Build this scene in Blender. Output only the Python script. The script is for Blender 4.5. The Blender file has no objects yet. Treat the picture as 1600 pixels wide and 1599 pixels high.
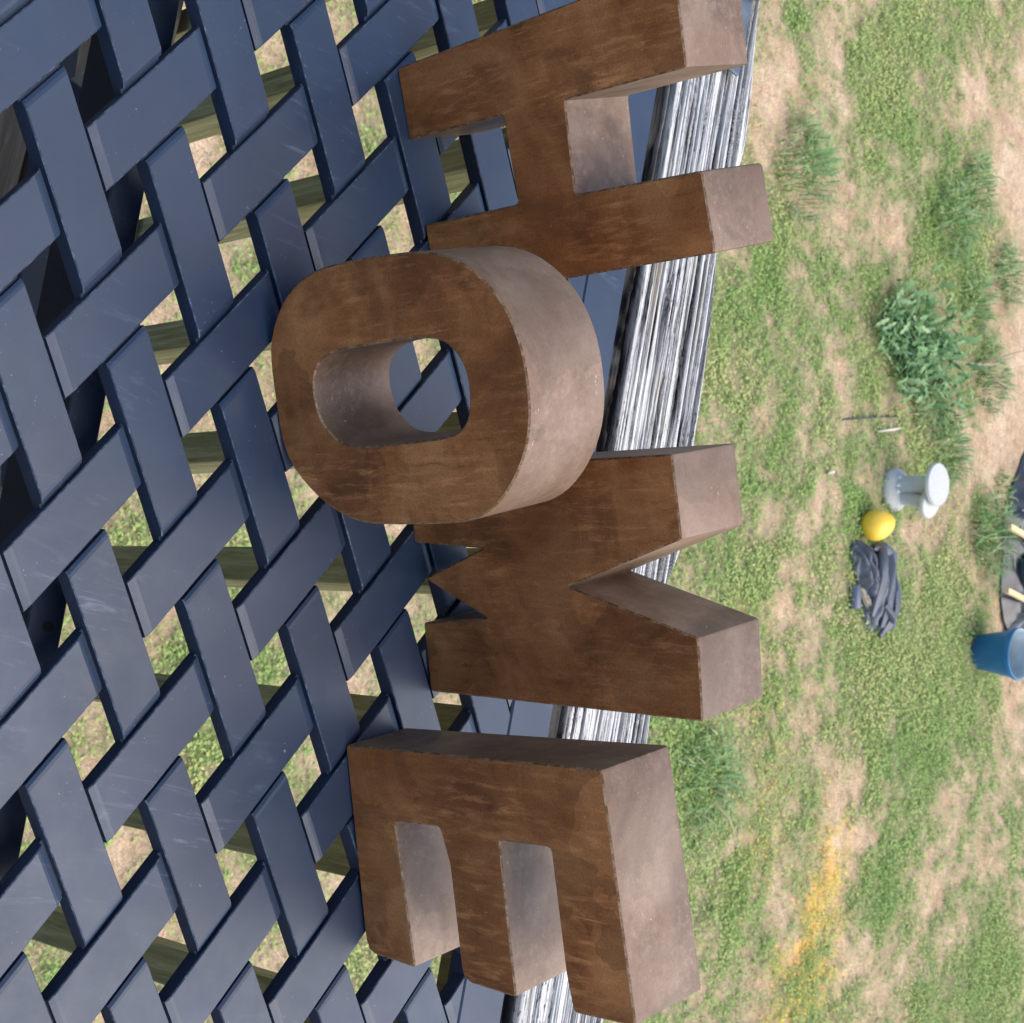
import bpy, bmesh, math, random
import numpy as np
from mathutils import Vector, Matrix
from mathutils.geometry import tessellate_polygon

# ------------------------------------------------------------------ scene, camera, light
S = 0.0725                      # metres per lattice pitch of the table top
SC = bpy.context.scene
COL = SC.collection
random.seed(7)
RNG = np.random.default_rng(11)

CAM = Vector((4.310666, -5.558396, 10.797607)) * S
cam_d = bpy.data.cameras.new("camera")
cam = bpy.data.objects.new("camera", cam_d)
COL.objects.link(cam)
right = Vector((-0.171595434, 0.665810411, 0.726120860))
upv = Vector((-0.965079027, -0.261689029, 0.011888000))
back = Vector((0.197933017, -0.698724087, 0.687464306))
M = Matrix((right, upv, back)).transposed().to_4x4()
M.translation = CAM
cam.matrix_world = M
cam_d.sensor_fit = 'HORIZONTAL'
cam_d.sensor_width = 36
cam_d.lens = 2433.226 / 1600 * 36
cam_d.clip_start = 0.02
cam_d.clip_end = 900
cam_d.dof.use_dof = True
cam_d.dof.focus_distance = 0.93
cam_d.dof.aperture_fstop = 36
SC.camera = cam

SUN_EL, SUN_AZ = math.radians(63), math.radians(48)   # azimuth measured from +Y towards +X
world = bpy.data.worlds.new("World")
SC.world = world
world.use_nodes = True
wn = world.node_tree
wn.nodes.clear()
sky = wn.nodes.new("ShaderNodeTexSky")
sky.sky_type = 'NISHITA'
sky.sun_disc = False
sky.sun_elevation = SUN_EL
sky.sun_rotation = SUN_AZ
sky.air_density = 1.0
sky.dust_density = 1.0
sky.ozone_density = 1.0
bg = wn.nodes.new("ShaderNodeBackground")
bg.inputs['Strength'].default_value = 0.14
wo = wn.nodes.new("ShaderNodeOutputWorld")
wn.links.new(sky.outputs[0], bg.inputs['Color'])
wn.links.new(bg.outputs[0], wo.inputs[0])

sun_d = bpy.data.lights.new("sun", 'SUN')
sun_d.energy = 2.3
sun_d.angle = math.radians(72)
sun_d.color = (1.0, 0.91, 0.79)
sun = bpy.data.objects.new("sun", sun_d)
COL.objects.link(sun)
sdir = Vector((math.sin(SUN_AZ) * math.cos(SUN_EL), math.cos(SUN_AZ) * math.cos(SUN_EL), math.sin(SUN_EL)))
sun.rotation_euler = (-sdir).to_track_quat('-Z', 'Y').to_euler()

SC.view_settings.view_transform = 'Standard'
SC.view_settings.look = 'None'
SC.view_settings.exposure = 1.12
SC.view_settings.gamma = 1.0
SC.view_settings.use_curve_mapping = False
SC.cycles.max_bounces = 6
SC.cycles.use_denoising = True

# ------------------------------------------------------------------ helpers
def mesh_obj(name, verts, faces, mat=None, parent=None, smooth=False):
    me = bpy.data.meshes.new(name)
    me.from_pydata([tuple(v) for v in verts], [], [tuple(f) for f in faces])
    me.update()
    if smooth:
        me.polygons.foreach_set('use_smooth', [True] * len(me.polygons))
    o = bpy.data.objects.new(name, me)
    COL.objects.link(o)
    for m in (mat if isinstance(mat, (list, tuple)) else [mat]):
        if m:
            me.materials.append(m)
    if parent:
        o.parent = parent
    return o

def bm_obj(name, bm, mat=None, parent=None, smooth=False, angle=None):
    me = bpy.data.meshes.new(name)
    bmesh.ops.recalc_face_normals(bm, faces=bm.faces)
    bm.to_mesh(me)
    bm.free()
    if smooth:
        me.polygons.foreach_set('use_smooth', [True] * len(me.polygons))
        if angle:
            me.set_sharp_from_angle(angle=math.radians(angle))
    o = bpy.data.objects.new(name, me)
    COL.objects.link(o)
    for m in (mat if isinstance(mat, (list, tuple)) else [mat]):
        if m:
            me.materials.append(m)
    if parent:
        o.parent = parent
    return o

def np_mesh(name, V, F, mat, attrs=None, parent=None, smooth=False):
    """V (n,3), F (m,k) same k for all faces"""
    me = bpy.data.meshes.new(name)
    n, (m, k) = len(V), F.shape
    me.vertices.add(n)
    me.vertices.foreach_set('co', np.ascontiguousarray(V, dtype=np.float32).ravel())
    me.loops.add(m * k)
    me.loops.foreach_set('vertex_index', np.ascontiguousarray(F, dtype=np.int32).ravel())
    me.polygons.add(m)
    me.polygons.foreach_set('loop_start', np.arange(m, dtype=np.int32) * k)
    me.polygons.foreach_set('loop_total', np.full(m, k, dtype=np.int32))
    me.update(calc_edges=True)
    me.validate()
    for a, d in (attrs or {}).items():
        at = me.attributes.new(a, 'FLOAT', 'POINT')
        at.data.foreach_set('value', np.ascontiguousarray(d, dtype=np.float32))
    if smooth:
        me.polygons.foreach_set('use_smooth', [True] * m)
    me.materials.append(mat)
    o = bpy.data.objects.new(name, me)
    COL.objects.link(o)
    if parent:
        o.parent = parent
    return o

def thing(name, label, cat, loc=(0, 0, 0), rz=0.0, group=None):
    o = bpy.data.objects.new(name, None)
    COL.objects.link(o)
    o.empty_display_size = 0.05
    o.location = loc
    o.rotation_euler = (0, 0, rz)
    return tag(o, label, cat, group)

def tag(o, label=None, cat=None, group=None, kind=None):
    if label: o['label'] = label
    if cat: o['category'] = cat
    if group: o['group'] = group
    if kind: o['kind'] = kind
    return o

def add_box(bm, lo, hi, bev=0.0, mtx=None):
    g = bmesh.ops.create_cube(bm, size=1)
    vs = g['verts']
    for v in vs:
        v.co = Vector([lo[i] + (v.co[i] + .5) * (hi[i] - lo[i]) for i in range(3)])
    if bev:
        es = list({e for v in vs for e in v.link_edges})
        r = bmesh.ops.bevel(bm, geom=es, offset=bev, segments=1, affect='EDGES', profile=.5)
        vs = list({v for f in r['faces'] for v in f.verts} | {v for v in vs if v.is_valid})
    if mtx:
        for v in vs:
            v.co = mtx @ v.co
    return vs

def add_lathe(bm, prof, seg=32, cap_start=False, cap_end=False, mtx=None, wob=None):
    rings = []
    for r, z in prof:
        ring = []
        for k in range(seg):
            a = 2 * math.pi * k / seg
            p = Vector((r * math.cos(a), r * math.sin(a), z))
            if wob:
                p = wob(p, a)
            ring.append(bm.verts.new(mtx @ p if mtx else p))
        rings.append(ring)
    for a, b in zip(rings, rings[1:]):
        for k in range(seg):
            bm.faces.new((a[k], a[(k + 1) % seg], b[(k + 1) % seg], b[k]))
    if cap_start: bm.faces.new(rings[0][::-1])
    if cap_end: bm.faces.new(rings[-1])

def add_tube(bm, pts, rad, seg=8):
    pts = [Vector(p) for p in pts]
    rings = []
    for i, p in enumerate(pts):
        t = (pts[min(i + 1, len(pts) - 1)] - pts[max(i - 1, 0)]).normalized()
        a = t.cross(Vector((0, 0, 1)))
        if a.length < .05: a = t.cross(Vector((1, 0, 0)))
        a.normalize(); b = t.cross(a)
        r = rad[i] if isinstance(rad, (list, tuple)) else rad
        rings.append([bm.verts.new(p + a * r * math.cos(2 * math.pi * k / seg) + b * r * math.sin(2 * math.pi * k / seg)) for k in range(seg)])
    for a, b in zip(rings, rings[1:]):
        for k in range(seg):
            bm.faces.new((a[k], a[(k + 1) % seg], b[(k + 1) % seg], b[k]))
    bm.faces.new(rings[0][::-1]); bm.faces.new(rings[-1])

# value noise in numpy
def vnoise(x, y, seed=0):
    xi, yi = np.floor(x).astype(np.int64), np.floor(y).astype(np.int64)
    xf, yf = x - xi, y - yi
    xf, yf = xf * xf * (3 - 2 * xf), yf * yf * (3 - 2 * yf)
    def h(a, b):
        n = (a * 374761393 + b * 668265263 + seed * 974711) & 0xffffffff
        n = ((n ^ (n >> 13)) * 1274126177) & 0xffffffff
        return ((n ^ (n >> 16)) & 0xffff) / 65535.0
    return (h(xi, yi) * (1 - xf) + h(xi + 1, yi) * xf) * (1 - yf) + (h(xi, yi + 1) * (1 - xf) + h(xi + 1, yi + 1) * xf) * yf

def fbm(x, y, oct=4, seed=0):
    s, a, t = 0, 1.0, 0
    for o in range(oct):
        s = s + a * vnoise(x * 2 ** o, y * 2 ** o, seed + o * 17)
        t += a; a *= .5
    return s / t

# ------------------------------------------------------------------ materials
class NT:
    def __init__(self, name, rough=.5, metal=0.0, spec=.5):
        self.m = bpy.data.materials.new(name)
        self.m.use_nodes = True
        self.t = self.m.node_tree
        self.b = self.t.nodes['Principled BSDF']
        self.b.inputs['Roughness'].default_value = rough
        self.b.inputs['Metallic'].default_value = metal
        self.b.inputs['Specular IOR Level'].default_value = spec
        self.co = None
    def n(self, kind, **kw):
        nd = self.t.nodes.new(kind)
        for k, v in kw.items():
            setattr(nd, k, v)
        return nd
    def set(self, sock, v):
        if hasattr(v, 'is_output') or isinstance(v, bpy.types.NodeSocket):
            self.t.links.new(v, sock)
        else:
            sock.default_value = v
    def coord(self, scale=(1, 1, 1), which='Object'):
        tc = self.n('ShaderNodeTexCoord')
        mp = self.n('ShaderNodeMapping')
        mp.inputs['Scale'].default_value = scale
        self.t.links.new(tc.outputs[which], mp.inputs[0])
        return mp.outputs[0]
    def noise(self, scale, detail=4, rough=.55, vec=None, dist=0.0):
        nd = self.n('ShaderNodeTexNoise')
        nd.inputs['Scale'].default_value = scale
        nd.inputs['Detail'].default_value = detail
        nd.inputs['Roughness'].default_value = rough
        nd.inputs['Distortion'].default_value = dist
        self.t.links.new(vec if vec is not None else self.coord(), nd.inputs['Vector'])
        return nd.outputs['Fac']
    def ramp(self, fac, stops):
        r = self.n('ShaderNodeValToRGB')
        e = r.color_ramp.elements
        while len(e) < len(stops): e.new(.5)
        for el, (p, c) in zip(e, stops):
            el.position = p
            el.color = (c, c, c, 1) if isinstance(c, (int, float)) else (*c, 1)
        self.t.links.new(fac, r.inputs[0])
        return r.outputs[0]
    def mix(self, fac, a, b, mode='MIX'):
        nd = self.n('ShaderNodeMix', data_type='RGBA', blend_type=mode)
        self.set(nd.inputs['Factor'], fac)
        for s, v in (('A', a), ('B', b)):
            sk = [q for q in nd.inputs if q.name == s and q.type == 'RGBA'][0]
            self.set(sk, (*v, 1) if isinstance(v, tuple) and len(v) == 3 else v)
        return [q for q in nd.outputs if q.type == 'RGBA'][0]
    def math(self, op, a, b=0.0):
        nd = self.n('ShaderNodeMath', operation=op)
        self.set(nd.inputs[0], a); self.set(nd.inputs[1], b)
        return nd.outputs[0]
    def attr(self, name):
        nd = self.n('ShaderNodeAttribute', attribute_name=name)
        return nd.outputs['Fac']
    def bump(self, h, strength=.3, dist=.001):
        nd = self.n('ShaderNodeBump')
        nd.inputs['Strength'].default_value = strength
        nd.inputs['Distance'].default_value = dist
        self.t.links.new(h, nd.inputs['Height'])
        self.t.links.new(nd.outputs[0], self.b.inputs['Normal'])
    def base(self, c): self.set(self.b.inputs['Base Color'], (*c, 1) if isinstance(c, tuple) and len(c) == 3 else c); return self
    def rough(self, v): self.set(self.b.inputs['Roughness'], v); return self

def mat_table():
    k = NT('navy_powder_coat', .42, 0, .5)
    vec = k.coord()
    base = k.ramp(k.noise(9, 5, .6, vec), [(.3, (.0085, .018, .040)), (.7, (.014, .0285, .059))])
    # pale dust specks and scuffs
    sp = k.ramp(k.noise(420, 2, .5, vec), [(.70, 0.0), (.78, 1.0)])
    spm = k.math('MULTIPLY', sp, k.ramp(k.noise(26, 2, .5, vec), [(.50, 0.0), (.68, .45)]))
    c = k.mix(spm, base, (.34, .36, .40))
    sc = k.n('ShaderNodeTexNoise'); sc.inputs['Scale'].default_value = 60; sc.inputs['Detail'].default_value = 6
    sc.inputs['Roughness'].default_value = .75; sc.inputs['Distortion'].default_value = 2.5
    k.t.links.new(k.coord((1, .12, 1)), sc.inputs['Vector'])
    scm = k.math('MULTIPLY', k.ramp(sc.outputs['Fac'], [(.57, 0.0), (.68, .42)]), k.ramp(k.noise(7, 3, .6, vec), [(.50, 0.0), (.64, .8)]))
    c = k.mix(scm, c, (.17, .20, .26))
    # worn rim of the coat
    g = k.n('ShaderNodeNewGeometry')
    k.base(c)
    k.rough(k.ramp(k.noise(30, 5, .7, vec), [(.3, .36), (.75, .52)]))
    k.bump(k.noise(700, 2, .5, vec), .06, .0006)
    return k.m

def mat_edge():
    k = NT('scuffed_coat_edge', .5, 0, .5)
    vec = k.coord()
    f = k.ramp(k.noise(160, 5, .8, vec), [(.48, 0.0), (.68, .6)])
    k.base(k.mix(f, (.014, .021, .039), (.17, .20, .27)))
    return k.m

def mat_letter(name, seed, lo, mid, hi, metal, r0, r1, smear=(.8, 1.2), bleed=None, q_=1.0):
    k = NT(name, .4, metal, .5)
    tc = k.n('ShaderNodeTexCoord')
    mp = k.n('ShaderNodeMapping')
    mp.inputs['Location'].default_value = (seed * 3.1, seed * 1.7, seed * .9)
    k.t.links.new(tc.outputs['Object'], mp.inputs[0])
    v = mp.outputs[0]
    big = k.noise(13, 5, .62, v, .6)
    c = k.ramp(big, [(.30, lo), (.47, mid), (.66, hi)])
    # dark stains
    st = k.ramp(k.noise(8.5, 7, .62, v, .5), [(.53, 0.0), (.58, .38)])
    c = k.mix(st, c, tuple(q * .42 for q in lo))
    # fine rubbed streaks, running up the letter
    mp2 = k.n('ShaderNodeMapping'); mp2.inputs['Scale'].default_value = (1, 1, .16)
    mp2.inputs['Location'].default_value = (seed, 0, 0)
    k.t.links.new(tc.outputs['Object'], mp2.inputs[0])
    stk = k.noise(190, 5, .75, mp2.outputs[0], .4)
    stm = k.math('MULTIPLY', k.ramp(stk, [(.50, 0.0), (.66, .8)]), k.ramp(k.noise(15, 3, .6, v), [(.40, .10 * q_), (.62, .85 * q_)]))
    c = k.mix(stm, c, tuple(min(1, q * 1.5 + .01) for q in hi))
    dst = k.math('MULTIPLY', k.ramp(stk, [(.30, .7), (.44, 0.0)]), k.ramp(k.noise(11, 4, .6, v), [(.42, .0), (.6, .9 * q_)]))
    c = k.mix(dst, c, tuple(q * .45 for q in lo))
    # hard edged smears where the lacquer was wiped unevenly
    vo = k.n('ShaderNodeTexVoronoi'); vo.inputs['Scale'].default_value = 13; vo.inputs['Randomness'].default_value = 1
    nz = k.n('ShaderNodeTexNoise'); nz.inputs['Scale'].default_value = 22; nz.inputs['Detail'].default_value = 5
    k.t.links.new(v, nz.inputs['Vector'])
    va = k.n('ShaderNodeVectorMath', operation='MULTIPLY_ADD')
    k.t.links.new(nz.outputs['Color'], va.inputs[0]); va.inputs[1].default_value = (.07, .07, .07); k.t.links.new(v, va.inputs[2])
    k.t.links.new(va.outputs[0], vo.inputs['Vector'])
    sep = k.n('ShaderNodeSeparateColor'); k.t.links.new(vo.outputs['Color'], sep.inputs[0])
    c = k.mix(1.0, c, k.ramp(sep.outputs[0], [(0.0, smear[0]), (1.0, smear[1])]), 'MULTIPLY')
    # grainy pitting
    c = k.mix(1.0, c, k.ramp(k.noise(700, 3, .7, v), [(.34, 1 - .26 * q_), (.6, 1 + .08 * q_)]), 'MULTIPLY')
    if bleed:
        sx = k.n('ShaderNodeSeparateXYZ'); k.t.links.new(tc.outputs['Object'], sx.inputs[0])
        d = k.math('ADD', k.math('MULTIPLY', sx.outputs['Y'], 55.0), k.math('MULTIPLY', k.noise(60, 5, .7, v), 1.6))
        c = k.mix(k.ramp(d, [(.55, .8), (1.0, .0)]), c, bleed)
    # fine scratches
    mp3 = k.n('ShaderNodeMapping'); mp3.inputs['Rotation'].default_value = (.5, .9, .3); mp3.inputs['Scale'].default_value = (1, 1, .03)
    k.t.links.new(v, mp3.inputs[0])
    scr = k.math('MULTIPLY', k.ramp(k.noise(420, 2, .5, mp3.outputs[0]), [(.70, 0.0), (.74, .55)]), k.ramp(k.noise(19, 2, .5, v), [(.5, 0.0), (.62, 1.0)]))
    c = k.mix(scr, c, tuple(min(1, q * 1.5 + .03) for q in hi))
    # pin specks
    sp = k.math('MULTIPLY', k.ramp(k.noise(330, 1, .5, v), [(.73, 0.0), (.79, 1.0)]), k.ramp(k.noise(24, 2, .5, v), [(.5, 0.0), (.6, .8)]))
    c = k.mix(sp, c, (.42, .30, .20))
    k.base(c)
    k.rough(k.ramp(k.noise(22, 5, .7, v), [(.3, r0), (.72, r1)]))
    h = k.math('ADD', k.noise(16, 2, .5, v), k.math('MULTIPLY', k.noise(300, 4, .7, v), .12))
    k.bump(h, .22, .004)
    return k.m

def mat_worn(name):
    k = NT(name, .45, .6, .5)
    f = k.ramp(k.noise(140, 5, .8, k.coord()), [(.42, 0.0), (.60, 1.0)])
    k.base(k.mix(f, (.14, .066, .026), (.33, .215, .13)))
    return k.m

def mat_simple(name, c1, c2, scale, rough=.6, metal=0.0, bump=.1, bscale=None, spec=.5):
    k = NT(name, rough, metal, spec)
    v = k.coord()
    k.base(k.ramp(k.noise(scale, 5, .6, v), [(.3, c1), (.7, c2)]))
    if bump:
        k.bump(k.noise(bscale or scale * 6, 3, .6, v), bump, .002)
    return k.m

def mat_rail():
    k = NT('weathered_grey_timber', .85, 0, .2)
    cr = k.attr('crack_edge')
    vec = k.coord((.05, 1, 1))
    g = k.noise(330, 6, .85, k.coord((.035, 1, 1)))
    c = k.ramp(g, [(.40, (.035, .033, .033)), (.455, (.46, .46, .455)), (.60, (.60, .60, .59))])
    tan = k.ramp(k.noise(60, 4, .6, k.coord((.12, 1, 1))), [(.56, 0.0), (.68, .65)])
    c = k.mix(tan, c, (.33, .28, .20))
    lich = k.math('MULTIPLY', k.ramp(k.noise(420, 4, .7, k.coord((.3, 1, 1))), [(.53, 0.0), (.62, .85)]), k.ramp(k.noise(28, 3, .6, k.coord((.2, 1, 1))), [(.5, 0.0), (.62, 1.0)]))
    c = k.mix(lich, c, (.045, .04, .038))
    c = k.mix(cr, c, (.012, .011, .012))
    k.base(c)
    k.bump(g, .5, .0012)
    return k.m

def mat_wood(name, c1, c2, c3, axis, scale=160):
    k = NT(name, .8, 0, .25)
    sc = [1, 1, 1]; sc[axis] = .06
    v = k.coord(tuple(sc))
    g = k.noise(scale, 5, .7, v, .5)
    k.base(k.ramp(g, [(.3, c1), (.5, c2), (.7, c3)]))
    k.bump(g, .5, .002)
    return k.m

def mat_ground():
    k = NT('sandy_lawn_soil', .95, 0, .15)
    v = k.coord()
    veg = k.attr('veg'); yel = k.attr('yellow')
    dirt = k.ramp(k.noise(5.5, 6, .65, v), [(.28, (0.432, 0.286, 0.173)), (.5, (0.583, 0.416, 0.270)), (.72, (0.680, 0.518, 0.356))])
    grit = k.ramp(k.noise(120, 3, .7, v), [(.33, .55), (.62, 1.15)])
    dirt = k.mix(1.0, dirt, grit, 'MULTIPLY')
    dirt = k.mix(1.0, dirt, k.ramp(k.noise(28, 5, .7, v), [(.3, .72), (.6, 1.05)]), 'MULTIPLY')
    pale = k.ramp(k.noise(90, 2, .5, v), [(.68, 0.0), (.74, .7)])
    dirt = k.mix(pale, dirt, (.62, .52, .42))
    thatch = k.ramp(k.noise(70, 6, .75, v), [(.3, (0.184, 0.149, 0.086)), (.5, (0.333, 0.270, 0.167)), (.7, (0.494, 0.408, 0.270))])
    grn = k.ramp(k.noise(70, 5, .8, v), [(.36, (.06, .10, .028)), (.62, (.20, .29, .09))])
    brk = k.noise(22, 6, .75, v)
    f1 = k.ramp(k.math('ADD', k.math('MULTIPLY', veg, .9), k.math('MULTIPLY', brk, .55)), [(.40, 0.0), (.72, .85)])
    f2 = k.ramp(k.math('ADD', k.math('MULTIPLY', veg, .9), k.math('MULTIPLY', k.noise(34, 6, .75, v), .6)), [(.66, 0.0), (1.0, .75)])
    c = k.mix(f1, dirt, thatch)
    c = k.mix(f2, c, grn)
    fy = k.math('MULTIPLY', yel, k.ramp(k.noise(60, 5, .7, v), [(.3, .3), (.6, .95)]))
    c = k.mix(fy, c, (.85, .50, .15))
    k.base(c)
    k.bump(k.noise(60, 6, .75, v), .8, .02)
    return k.m

def mat_blades(name, stops, trans=.25):
    k = NT(name, .6, 0, .25)
    k.base(k.ramp(k.attr('tone'), stops))
    # thin leaves let some light through
    tr = k.n('ShaderNodeBsdfTranslucent')
    r = k.ramp(k.attr('tone'), stops)
    k.t.links.new(r, tr.inputs[0])
    mx = k.n('ShaderNodeMixShader'); mx.inputs[0].default_value = trans
    out = k.t.nodes['Material Output']
    k.t.links.new(k.b.outputs[0], mx.inputs[1]); k.t.links.new(tr.outputs[0], mx.inputs[2])
    k.t.links.new(mx.outputs[0], out.inputs[0])
    return k.m

MT = mat_table()
MEDGE = mat_edge()
MUNDER = mat_simple('black_frame_paint', (.006, .008, .013), (.012, .016, .026), 30, .45, 0, .05)
MRAIL = mat_rail()
MBAL = mat_wood('greened_treated_pine', (.10, .095, .045), (.19, .175, .085), (.30, .28, .165), 2, 130)
MDECK = mat_wood('grey_deck_board', (.022, .019, .016), (.05, .044, .038), (.10, .092, .082), 0, 110)
MGROUND = mat_ground()
MWORN = mat_worn('rubbed_copper_edge')

# ------------------------------------------------------------------ ground
ZG = -41.6 * S
PATCH = [('g', -3.61, 5.51, 0.19), ('g', -3.29, 5.41, 0.21), ('g', -3.82, 5.65, 0.13), ('g', -2.75, 4.89, 0.09), ('g', -2.12, 5.13, 0.16), ('g', -1.88, 5.3, 0.13), ('g', -2.37, 6.08, 0.19), ('g', -2.9, 6.57, 0.13), ('g', -3.09, 6.17, 0.15), ('g', -3.14, 6.89, 0.14), ('g', -1.93, 6.46, 0.1), ('g', -1.76, 6.93, 0.13), ('g', -1.37, 6.6, 0.14), ('g', -1.14, 6.79, 0.2), ('g', -0.72, 6.11, 0.18), ('g', -0.93, 5.07, 0.14), ('g', -0.06, 4.77, 0.13), ('g', -0.78, 4.77, 0.11), ('g', -0.49, 6.61, 0.19), ('g', -0.31, 6.04, 0.12), ('g', 0.53, 7.56, 0.23), ('g', 0.41, 5.17, 0.16), ('g', -1.89, 4.49, 0.13), ('g', -2.21, 4.8, 0.14), ('g', 0.3, 6.49, 0.15), ('g', -1.4, 5.65, 0.09), ('d', -3.58, 6.63, 0.17), ('d', -2.63, 7.09, 0.17), ('d', -2.31, 7.02, 0.21), ('d', -2.06, 6.67, 0.13), ('d', -1.41, 6.25, 0.14), ('d', -1.95, 6.99, 0.1), ('d', -0.84, 7.49, 0.14), ('d', -0.38, 5.57, 0.09), ('d', -0.11, 5.91, 0.12), ('d', -0.0, 6.17, 0.07), ('d', 0.29, 6.87, 0.09), ('d', -0.84, 5.29, 0.1), ('d', -1.48, 4.88, 0.1), ('d', -3.1, 4.62, 0.14), ('d', -3.79, 6.28, 0.13), ('d', -1.8, 5.43, 0.1), ('d', -2.81, 4.6, 0.12), ('d', -2.77, 5.72, 0.14), ('d', -3.2, 5.87, 0.1), ('d', -1.55, 5.84, 0.08), ('d', -1.29, 5.34, 0.09), ('d', 0.61, 6.21, 0.12), ('y', 0.58, 5.76, 0.1), ('y', 0.36, 5.78, 0.08), ('y', 0.16, 5.81, 0.07), ('y', 0.83, 5.77, 0.08), ('y', 0.11, 5.23, 0.08), ('y', -0.35, 5.19, 0.07), ('y', -0.63, 4.97, 0.07)]

def veg_at(x, y):
    wx = x + (fbm(x * 5, y * 5, 3, 5) - .5) * .35
    wy = y + (fbm(x * 5, y * 5, 3, 9) - .5) * .35
    v = .52 + .80 * (fbm(x * 1.3, y * 1.7, 5, 1) - .47) + .75 * (fbm(x * 5, y * 6, 3, 21) - .5) + .7 * (fbm(x * 17, y * 15, 2, 22) - .5)
    for k, px, py, r in PATCH:
        g = np.exp(-(((wx - px) / (1.25 * r)) ** 2 + ((wy - py) / (.95 * r)) ** 2))
        if k == 'g': v = v + .55 * g
        elif k == 'd': v = v - .52 * g
        else: v = v + .15 * g
    # the bare, sandy strip at the far side in front of the planting bed
    far = np.clip((wy - 6.45) / .5, 0, 1) * np.clip((-wx - .9) / .5, 0, 1)
    v = v - .42 * far - .16 * np.clip((4.2 - y) / .8, 0, 1)
    return np.clip(v, 0, 1)

def yel_at(x, y):
    v = np.zeros_like(x)
    wx = x + (fbm(x * 6, y * 6, 3, 35) - .5) * .3
    y = y + (fbm(x * 5, y * 5, 3, 36) - .5) * .34
    for k, px, py, r in PATCH:
        if k == 'y':
            v = v + (.22 if py < 5.5 else .62) * np.exp(-(((wx - px) / (2.8 * r)) ** 2 + ((y - py) / (2.2 * r)) ** 2))
    v = v * np.clip(.2 + 2.2 * (fbm(x * 9, y * 9, 4, 37) - .33), 0, 1)
    return np.clip(v, 0, 1)

def ground_h(x, y):
    return ZG + .05 * (fbm(x * 1.1, y * 1.1, 3, 3) - .5) + .035 * (fbm(x * 7, y * 7, 4, 4) - .5)

def axis(lo, hi, step, far):
    a = np.arange(lo, hi + step * .5, step)
    g, d = [], step
    while (g[-1] if g else 0) < far:
        d *= 1.35
        g.append((g[-1] if g else 0) + d)
    g = np.array(g)
    return np.concatenate([(lo - g)[::-1], a, hi + g])

gx, gy = axis(-6.0, 2.8, .022, 320), axis(.4, 9.5, .022, 420)
GX, GY = np.meshgrid(gx, gy)
gz = ground_h(GX, GY)
nx, ny = len(gx), len(gy)
idx = np.arange(nx * ny).reshape(ny, nx)
Fq = np.stack([idx[:-1, :-1], idx[:-1, 1:], idx[1:, 1:], idx[1:, :-1]], -1).reshape(-1, 4)
ground = np_mesh('ground', np.stack([GX, GY, gz], -1).reshape(-1, 3), Fq, MGROUND,
                 {'veg': veg_at(GX, GY).ravel(), 'yellow': yel_at(GX, GY).ravel()}, smooth=True)
tag(ground, 'sandy yard ground with patchy grass beyond and below the deck', kind='structure')

def scatter(n, power, want_yel=None, ylo=1.0):
    """points in the part of the yard the view takes in, thinned by the vegetation density"""
    y = ylo + (9.3 - ylo) * RNG.random(n)
    xl = -1.9 - .50 * (y - 1.2) - .7
    xr = np.where(y < 5, 1.9, 1.7)
    x = xl + (xr - xl) * RNG.random(n)
    if want_yel is None:
        p = veg_at(x, y) ** power
    else:
        p = yel_at(x, y)
    keep = RNG.random(n) < p
    return x[keep], y[keep]

BED = (-2.35, -1.12, 7.2, 8.6)
def off_bed(x, y):
    e = 7.14 + .06 * np.sin(x * 9)
    k = ~((x > BED[0]) & (x < BED[1]) & (y > e))
    return x[k], y[k]

def blades(name, x, y, h0, h1, w, lean, tone, mat, label, flat=0.0):
    n = len(x)
    z = ground_h(x, y)
    a = RNG.random(n) * 2 * math.pi
    h = h0 + (h1 - h0) * RNG.random(n) ** 1.6
    d = np.stack([np.cos(a), np.sin(a), np.zeros(n)], -1)
    s = np.stack([-np.sin(a), np.cos(a), np.zeros(n)], -1)
    L = (lean * (.3 + .9 * RNG.random(n)))[:, None]
    up = np.array([0, 0, 1.0]) * (1 - flat)
    P = np.stack([x, y, z - .003], -1)
    ww = (w * (.6 + .8 * RNG.random(n)))[:, None]
    hm = h[:, None]
    m = P + up * hm * .6 + d * L * hm * .35
    t = P + up * hm * (1 - .25 * L) + d * L * hm
    V = np.stack([P - s * ww * .5, P + s * ww * .5, m + s * ww * .42, m - s * ww * .42, t], 1).reshape(-1, 3)
    b = np.arange(n) * 5
    F = np.concatenate([np.stack([b, b + 1, b + 2], -1), np.stack([b, b + 2, b + 3], -1), np.stack([b + 3, b + 2, b + 4], -1)])
    tn = np.repeat(tone(x, y, n), 5)
    o = np_mesh(name, V, F, mat, {'tone': tn})
    tag(o, label, kind='stuff')
    return o

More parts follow.
